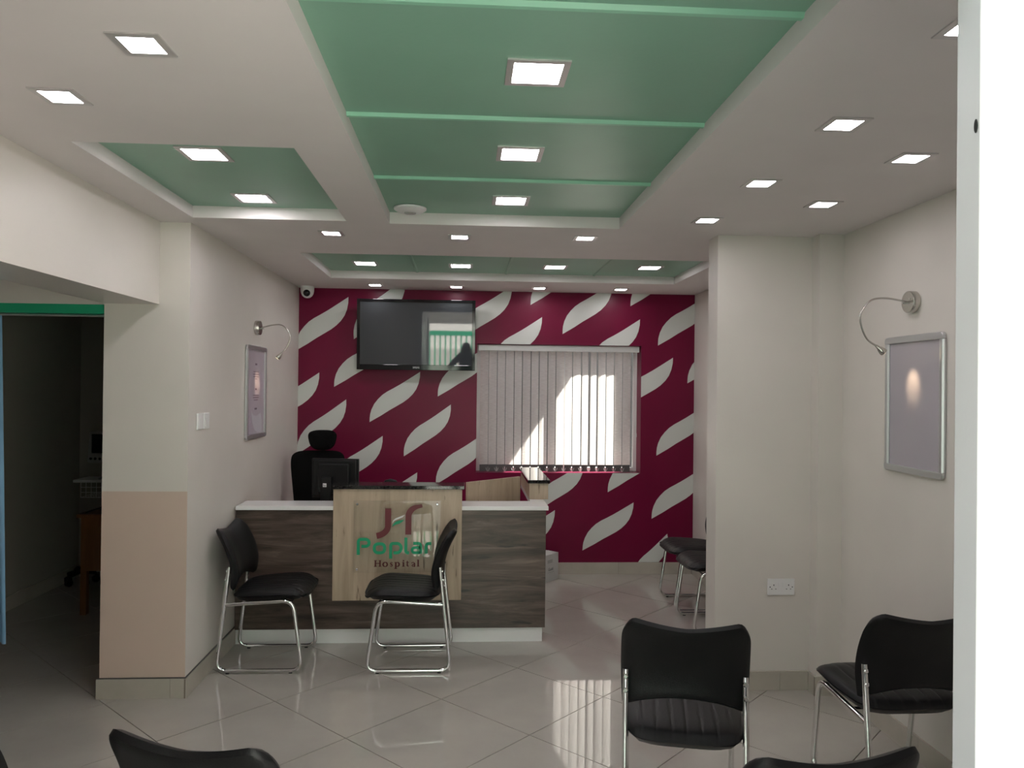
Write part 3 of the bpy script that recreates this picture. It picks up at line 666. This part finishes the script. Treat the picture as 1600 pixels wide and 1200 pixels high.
# ------------------------------------------------------------------ poster frames with gooseneck lamps
def poster_frame(label, X, s, ya, yb, za, zb, sheet):
    """s=+1: hangs on a wall whose room side is +x"""
    t = thing('poster_frame', label, 'poster frame', (X, (ya+yb)/2, (za+zb)/2))
    hy, hz, r, th, fw_ = abs(yb-ya)/2, (zb-za)/2, .020, .016, .030
    d = lambda a: s*a
    for z0_, z1_ in ((hz-fw_, hz), (-hz, -hz+fw_)):
        pr = []
        sg_ = 1 if z0_ > 0 else -1; zi, zo = (z0_, z1_) if z0_ > 0 else (z1_, z0_)
        pts = [(-hy+.002, zi), (hy-.002, zi)]+[(hy-r+r*math.cos(a), zo-sg_*r+sg_*r*math.sin(a)) for a in [i*math.pi/10 for i in range(6)]]+[(-hy+r-r*math.sin(a), zo-sg_*r+sg_*r*math.cos(a)) for a in [i*math.pi/10 for i in range(6)]]
        MB().prism([(d(.002), y, z) for y, z in pts], (d(th), 0, 0)).build('end_rail', 'alu', t, bevel=.003)
    for y0_, y1_ in ((-hy, -hy+fw_), (hy-fw_, hy)):
        m_ = (y0_+y1_)/2
        MB().prism([(d(.002), y0_, -hz+fw_), (d(.010), y0_, -hz+fw_), (d(.017), y0_+.006, -hz+fw_), (d(th+.002), m_, -hz+fw_), (d(.017), y1_-.006, -hz+fw_), (d(.010), y1_, -hz+fw_), (d(.002), y1_, -hz+fw_)], (0, 0, 2*hz-2*fw_)).build('side_rail', 'alu', t, smooth=True)
    MB().box((min(d(.001), d(.006)), -hy+fw_-.004, -hz+fw_-.004), (max(d(.001), d(.006)), hy-fw_+.004, hz-fw_+.004)).build('backing_sheet', sheet, t)
    MB().box((min(d(.0075), d(.0085)), -hy+fw_-.004, -hz+fw_-.004), (max(d(.0075), d(.0085)), hy-fw_+.004, hz-fw_+.004)).build('cover_sheet', 'film', t)
    return t, hy, hz
M['poster_grey'] = paint('lilac_grey_sheet', (.46, .43, .47), .4, .02)
M['poster_print'] = paint('lilac_poster_sheet', (.52, .46, .53), .35, .04)
M['poster_pale'] = mat('pale_print', (.66, .64, .70), .4)
M['poster_ink'] = mat('purple_print', (.14, .08, .13), .5)
pf, hy, hz = poster_frame('silver snap frame with an empty grey sheet on the right wall', XR-.001, -1, 2.992, 3.427, 1.222, 1.832, 'poster_grey')
pf2, hy, hz = poster_frame('silver snap frame with a printed lilac poster on the left wall', XL+.001, 1, 4.905, 5.375, 1.230, 1.842, 'poster_print')
rows = [(.185, .05, .012), (.135, .13, .005), (.118, .15, .005), (.102, .12, .005), (.088, .05, .005), (.020, .04, .012), (-.020, .14, .005), (-.036, .14, .005), (-.052, .10, .005), (-.110, .06, .012)]
pt = MB()
for z, wd, h_ in rows:
    n_ = max(1, int(wd/.022)); 
    for i in range(n_):
        c_ = (i-(n_-1)/2)*wd*2/n_*.5*1.0; ww_ = wd/n_*.42; pt.box((.0061, c_-ww_, z-h_/2), (.0066, c_+ww_, z+h_/2))
pt.build('printed_lines', 'poster_ink', pf2)
MB().prism([(.0061, a, b) for a, b in ((-.11, -.12), (-.06, -.15), (.02, -.16), (.12, -.14), (.15, -.20), (.15, -.27), (.05, -.27), (-.02, -.25), (-.08, -.20))], (.0003, 0, 0)).build('printed_shape', 'poster_pale', pf2)

def picture_lamp(label, X, s, px_path, Yp, target, base_uv):
    b0 = at_x(*base_uv, X)
    t = thing('picture_lamp', label, 'wall lamp', (X, Yp, b0.z), group='gooseneck picture lamps')
    MB().lathe([(.046, 0), (.048, s*.002), (.048, s*.030), (.046, s*.033), (.0, s*.033)][:-1], (0, 0, 0), 'x', 28).build('wall_base', 'steel', t, smooth=True)
    MB().cyl((s*.032, .012, -.004), (s*.050, .012, -.004), .004, 10).cyl((s*.033, -.018, .012), (s*.036, -.018, .012), .004, 8).build('switch', 'chrome', t, smooth=True)
    pts = [at_y(u, v, Yp)-Vector((X, Yp, b0.z)) for u, v in px_path]
    pts[0] = Vector((s*.030, 0, pts[0].z*.3))
    path = smooth_path(pts, 8)
    MB().tube(path, .0042, 8).build('gooseneck', 'steel', t, smooth=True)
    e = pts[-1]; dr = (Vector(target)-Vector((X, Yp, b0.z))-e).normalized()
    dr0 = (path[-1]-path[-2]).normalized(); dr = (dr*.6+dr0*.4).normalized()
    hd_ = MB().tube([e-dr*.004, e+dr*.012, e+dr*.016, e+dr*.034, e+dr*.042], [.006, .009, .012, .0165, .0165], 16); hd_.build('lamp_head', 'steel', t, smooth=True)
    MB().tube([e+dr*.0422, e+dr*.0432], [.0135, .0135], 16).build('lens', 'bulb', t)
    ld = bpy.data.lights.new('spot', 'SPOT'); ld.energy = 1.8; ld.color = (1, .74, .46); ld.spot_size = math.radians(40); ld.spot_blend = 1; ld.shadow_soft_size = .012
    lo = bpy.data.objects.new('lamp_light', ld); COL.objects.link(lo); lo.parent = t; lo.location = e+dr*.048
    tv_ = Vector(target)-Vector((X, Yp, b0.z))-lo.location
    lo.rotation_euler = tv_.to_track_quat('-Z', 'Y').to_euler()
    return t
picture_lamp('brushed steel gooseneck lamp over the empty frame on the right wall', XR, -1, [(1410,473),(1385,466),(1360,470),(1345,490),(1346,510),(1355,530),(1370,541)], 3.22, (XR, 3.215, 1.61), (1424, 473))
picture_lamp('brushed steel gooseneck lamp over the lilac poster on the left wall', XL, 1, [(408,513),(425,508),(440,508),(450,517),(453,529),(447,544),(440,552)], 5.14, (XL, 5.17, 1.59), (402, 513))

# ------------------------------------------------------------------ socket and switches
s0 = at_y(1219.5, 916.5, 3.933)
so = thing('wall_socket', 'white double power socket low on the partition wall', 'power socket', (s0.x, 3.933, s0.z))
MB().box((-.073, -.009, -.043), (.073, 0, .043)).build('plate', 'white_plastic', so, bevel=.003)
hl = MB()
for sgn in (-1, 1):
    cx = sgn*.040
    hl.box((cx-.002, -.0096, .006), (cx+.002, -.009, .014)); hl.box((cx-.014, -.0096, -.012), (cx-.008, -.009, -.009)); hl.box((cx+.008, -.0096, -.012), (cx+.014, -.009, -.009)); hl.lathe([(.003, -.0096), (.003, -.009)], (sgn*.060, 0, 0), 'y', 8)
hl.build('pin_holes', 'dark_hole', so)
for sgn in (-1, 1): MB().box((sgn*.010-.006, -.012, .006), (sgn*.010+.006, -.009, .026)).build('rocker', 'white_plastic', so, bevel=.001)
sw = at_x(316, 658, XL)
su = thing('light_switch', 'white double light switch plate on the left wall near the pillar', 'light switch', (XL, sw.y, sw.z))
for yy in (-.046, .046):
    pl = MB().box((0, yy-.043, -.043), (.009, yy+.043, .043)).build('plate', 'white_plastic', su, bevel=.003)
    MB().box((.009, yy-.024, -.030), (.0115, yy+.024, .018)).build('rocker', 'white_plastic', pl, bevel=.001)

# ------------------------------------------------------------------ computer monitor, office chair, phone behind the desk
mo = thing('computer_monitor', 'black computer monitor on the desk, seen from behind', 'monitor', (-.86, 5.10, .725), math.radians(-7))
MB().box((-.158, 0, .115), (.158, .022, .375)).build('front_bezel', 'black_plastic', mo, bevel=.004)
MB().prism([(-.148, 0, .125), (.148, 0, .125), (.148, 0, .368), (-.148, 0, .368)], (0, -.018, 0)).prism([(-.105, -.018, .15), (.105, -.018, .15), (.105, -.018, .345), (-.105, -.018, .345)], (0, -.026, 0)).build('rear_shell', 'black_plastic', mo, bevel=.008)
MB().box((-.145, .022, .130), (.145, .0235, .365)).build('screen', 'screen', mo)
MB().box((-.075, -.074, .0), (-.005, -.044, .26)).build('stand', 'black_plastic', mo, bevel=.006)
MB().box((-.12, -.13, 0), (.06, .05, .012)).build('foot', 'black_plastic', mo, bevel=.004)
lg = MB().box((-.058, -.0755, .196), (-.034, -.0742, .220)).build('badge', 'white_plastic', mo, bevel=.003)
text_mesh('badge_lettering', 'hp', .019, .0002, 'ink', lg, (-.046, -.0758, .2015), (math.pi/2, 0, 0))
pp = at_y(608, 752, 5.2)
ph = thing('desk_phone', 'black rounded item just showing above the raised granite top', 'telephone', (-.49, 5.2, .725))
MB().prism([(-.075, -.09, 0), (.075, -.09, 0), (.075, .09, 0), (-.075, .09, 0)], (0, 0, .045)).build('base', 'black_plastic', ph, bevel=.012)
MB().tube([(-.015, .02, .045), (-.015, .02, .195)], .012, 10).build('post', 'black_plastic', ph, smooth=True)
MB().tube([(-.058, .02, .190), (-.045, .02, .206), (-.015, .02, .213), (.015, .02, .206), (.028, .02, .190)], [.012, .016, .016, .016, .012], 10).build('handset', 'black_plastic', ph, smooth=True)

oc = thing('office_chair', 'tall black office chair with headrest behind the desk', 'office chair', (-1.085, 5.78, 0), math.radians(4))
def pad(name, cx, cy, cz, w_, d_, h_, m='black_mesh', taper=0, curve=0, parent=None, pw=4):
    def fn(u, v, s):
        a, b = 2*u-1, 2*v-1; rr = (abs(a)**pw+abs(b)**pw)**(1/pw) or 1; f_ = max(abs(a), abs(b))/rr
        e = max(0, 1-max(abs(a), abs(b))**5)**.5
        z = cz+b*f_*h_; x = cx+a*f_*(w_+taper*b)
        return x, cy+s*d_*e-curve*a*a, z
    return MB().grid(lambda u, v: fn(u, v, 1), 20, 20).grid(lambda u, v: fn(u, v, -1), 20, 20).build(name, m, parent or oc, smooth=True, weld=True)
pad('backrest', -.03, .16, .79, .185, .03, .295, taper=.03, curve=.05, pw=6)
pad('headrest', .0, .15, 1.165, .103, .035, .078, taper=.018, curve=.03, pw=3)
MB().tube([(0, .19, .60), (0, .20, .95), (0, .17, 1.12)], .018, 8).build('spine', 'black_plastic', oc, smooth=True)
def st(u, v, s):
    a, b = 2*u-1, 2*v-1; rr = (abs(a)**5+abs(b)**5)**.2 or 1; f_ = max(abs(a), abs(b))/rr; e = max(0, 1-max(abs(a), abs(b))**5)**.5
    return a*f_*.24, -.10+b*f_*.24, .47+s*.04*e
MB().grid(lambda u, v: st(u, v, 1), 16, 16).grid(lambda u, v: st(u, v, -1), 16, 16).build('seat', 'black_mesh', oc, smooth=True, weld=True)
MB().tube([(0, .02, .43), (0, .18, .44), (0, .19, .62)], .02, 8).build('back_arm', 'black_plastic', oc, smooth=True)
MB().cyl((0, -.06, .12), (0, -.06, .44), .026, 14).build('gas_lift', 'black_plastic', oc, smooth=True)
for k in range(5):
    a = 2*math.pi*k/5+.3; ex, ey = .25*math.cos(a), -.06+.25*math.sin(a)
    lg_ = MB().tube([(0, -.06, .13), (ex, ey, .075)], [.024, .016], 8).build('base_leg', 'black_plastic', oc, smooth=True)
    MB().cyl((ex-.02*math.sin(a), ey+.02*math.cos(a), .0275), (ex+.02*math.sin(a), ey-.02*math.cos(a), .0275), .0275, 14).cyl((ex, ey, .03), (ex, ey, .08), .007, 8).build('caster', 'black_plastic', lg_, smooth=True)
for sx in (-1, 1):
    MB().tube([(sx*.20, -.06, .45), (sx*.235, -.06, .47), (sx*.235, -.06, .66)], .013, 8).box((sx*.235-.035, -.19, .66), (sx*.235+.035, .06, .685)).build('armrest', 'black_plastic', oc, smooth=True)

# ------------------------------------------------------------------ carton
ctn = thing('carton', 'white printed carton on the floor behind the right end of the desk', 'carton', (.784, 6.285, 0), math.atan2(-.75, -.66))
hc = .222
MB().box((0, -.20, 0), (.32, 0, hc)).build('box', 'carton', ctn, bevel=.002)
cb_ = ctn.children[0]; cb_.data.transform(Matrix.Identity(4))
MB().box((0.0, -.104, hc), (.32, -.096, hc+.001)).build('tape', 'poster_pale', ctn)
MB().box((.085, .0002, .150), (.155, .0008, .178)).build('stamp_print', 'grey_plastic', ctn)
tx = text_mesh('print', 'Gold', .034, .0003, 'ink', ctn, (.110, .0006, .088), (math.pi/2, 0, math.pi))
MB().box((.06, .0002, .072), (.15, .0006, .077)).build('print_line', 'grey_plastic', ctn)

# ------------------------------------------------------------------ dark side room: curtain, shelf, monitor, desk, wheeled stool
cu = thing('privacy_curtain', 'pale blue curtain hanging at the left edge of the side room doorway', 'curtain', (0, 4.0, 0))
def cf(u, v, o=0):
    x = -3.13+u*(.775+.052*(1-v)**1.0); return x, .02*math.sin(u*62+v)*(.6+.4*(1-v))+o, .262+v*1.67
MB().grid(lambda u, v: cf(u, v), 110, 10).build('cloth', 'curtain', cu, smooth=True)
MB().cyl((-3.15, 0, 1.928), (-1.83, 0, 1.928), .007, 8).build('rail', 'alu', cu)
sh = thing('wall_shelf', 'white wire basket shelf on the dark side room wall', 'shelf', (-2.88, 6.30, .80))
MB().box((-.20, -.12, .0), (.25, .139, .02)).build('board', 'white_plastic', sh)
wr = MB()
for xx in [-.15+.04*i for i in range(10)]: wr.tube([(xx, -.10, 0), (xx, -.10, -.12), (xx, .13, -.12)], .003, 5)
for zz in (-.04, -.08, -.12): wr.tube([(-.15, -.10, zz), (.21, -.10, zz)], .003, 5)
wr.build('wire_basket', 'white_plastic', sh)
pmn = thing('patient_monitor', 'dark patient monitor on a stand above the side room shelf', 'monitor', (-2.87, 6.26, .82), math.radians(-12))
MB().prism([(-.13, -.05, .13), (.15, -.05, .13), (.15, -.05, .38), (-.11, -.05, .38)], (0, .11, 0)).build('housing', 'grey_plastic', pmn, bevel=.012)
MB().box((-.085, -.052, .21), (.13, -.050, .36)).build('screen', 'gloss_black', pmn)
MB().tube([(.04, 0, 0), (.04, 0, .14)], .025, 10).build('stem', 'grey_plastic', pmn); MB().lathe([(.08, 0), (.08, .01), (.03, .02)], (.04, 0, 0)).build('base', 'grey_plastic', pmn)
for kx in (-.09, -.05, -.01): MB().lathe([(.010, -.051), (.010, -.058)], (kx, 0, .165), 'y', 10).build('knob', 'black_plastic', pmn)
dd = thing('wooden_table', 'orange varnished wooden table in the dark side room', 'table', (-2.215, 5.62, 0))
MB().box((-.42, -.28, .665), (.30, .28, .69)).build('top', 'orange_wood', dd)
MB().box((-.36, -.26, .30), (-.02, .26, .665)).build('drawer_unit', 'orange_wood', dd)
for xx, yy in ((-.38, -.24), (.25, -.24), (-.38, .24), (.25, .24)): MB().box((xx-.02, yy-.02, 0), (xx+.02, yy+.02, .665)).build('leg', 'orange_wood', dd)
cw = thing('coiled_cable', 'dark cable lying on the side room table', 'cable', (-2.50, 5.45, .69))
MB().tube(smooth_path([(-.10, -.06, .004), (-.02, -.04, .03), (.06, -.03, .045), (.10, 0, .02), (.02, .04, .004), (-.06, .06, .004)]), .004, 6).build('cord', 'black_plastic', cw)
ws = thing('rolling_stand', 'low black wheeled stand on the dark side room floor', 'stand', (-3.02, 6.20, 0))
for k in range(5):
    a = 2*math.pi*k/5+.5; ex, ey = .105*math.cos(a), .105*math.sin(a)
    l_ = MB().tube([(0, 0, .10), (ex, ey, .075)], [.02, .014], 8).build('leg', 'gloss_black', ws, smooth=True)
    MB().cyl((ex-.013*math.sin(a), ey+.013*math.cos(a), .028), (ex+.013*math.sin(a), ey-.013*math.cos(a), .028), .028, 14).cyl((ex, ey, .03), (ex, ey, .08), .007, 8).build('caster', 'gloss_black', l_, smooth=True)
MB().lathe([(.05, .10), (.05, .12), (.03, .14)]).build('hub', 'gloss_black', ws, smooth=True)

# ------------------------------------------------------------------ the photographer (only seen as a reflection in the television)
pe = thing('person', 'person in dark clothes holding up a phone, reflected in the television', 'person', (0, -.30, -.012))
def skin_obj(name, verts, edges, radii, m, parent, sub=2):
    me = bpy.data.meshes.new(name); me.from_pydata(verts, edges, []); me.materials.append(M[m])
    o = bpy.data.objects.new(name, me); COL.objects.link(o); o.parent = parent
    sk = o.modifiers.new('skin', 'SKIN'); sk.use_smooth_shade = True
    for i, r in enumerate(radii): me.skin_vertices[0].data[i].radius = r if isinstance(r, tuple) else (r, r)
    me.skin_vertices[0].data[0].use_root = True
    sb = o.modifiers.new('sub', 'SUBSURF'); sb.levels = sb.render_levels = sub
    bpy.context.view_layer.update()
    e = o.evaluated_get(bpy.context.evaluated_depsgraph_get()); nm = bpy.data.meshes.new_from_object(e); o.modifiers.clear(); o.data = nm
    return o
bv = [(0,-.03,.93),(0,-.02,1.10),(0,-.02,1.28),(0,-.02,1.42),(0,0,1.50),(0,.03,1.60),(0,.03,1.70),
      (.17,-.02,1.40),(.30,.05,1.24),(.08,.18,1.53),(-.17,-.02,1.40),(-.30,.05,1.24),(-.08,.18,1.53),
      (.095,-.03,.86),(.11,0,.49),(.11,-.03,.09),(.12,.10,.05),(-.095,-.03,.86),(-.11,0,.49),(-.11,-.03,.09),(-.12,.10,.05)]
be = [(0,1),(1,2),(2,3),(3,4),(4,5),(5,6),(3,7),(7,8),(8,9),(3,10),(10,11),(11,12),(0,13),(13,14),(14,15),(15,16),(0,17),(17,18),(18,19),(19,20)]
br = [(.16,.11),(.15,.10),(.165,.11),(.12,.085),(.055,.055),(.082,.098),(.07,.085),.062,.046,.030,.062,.046,.030,.085,.06,.045,.04,.085,.06,.045,.04]
skin_obj('body', bv, be, br, 'shirt', pe)
for sx in (-1, 1):
    hv = [(sx*.078,.185,1.535),(sx*.072,.22,1.57)]; he = [(0, 1)]; hr = [.026, .03]
    for f in range(4):
        z = 1.553+f*.019; n0 = len(hv); hv += [(sx*.073,.243,z),(sx*.066,.262,z),(sx*.045,.262,z)]; he += [(1, n0), (n0, n0+1), (n0+1, n0+2)]; hr += [.009, .0085, .008]
    n0 = len(hv); hv += [(sx*.06,.215,1.545),(sx*.045,.222,1.55)]; he += [(0, n0), (n0, n0+1)]; hr += [.010, .009]
    skin_obj('hand', hv, he, hr, 'skin', pe, 1)
phn = tag(MB().box((-.075, -.0585, 1.545), (.075, -.050, 1.617)).build('phone', 'black_plastic', bevel=.003), 'black phone held up by the person reflected in the television', 'phone')
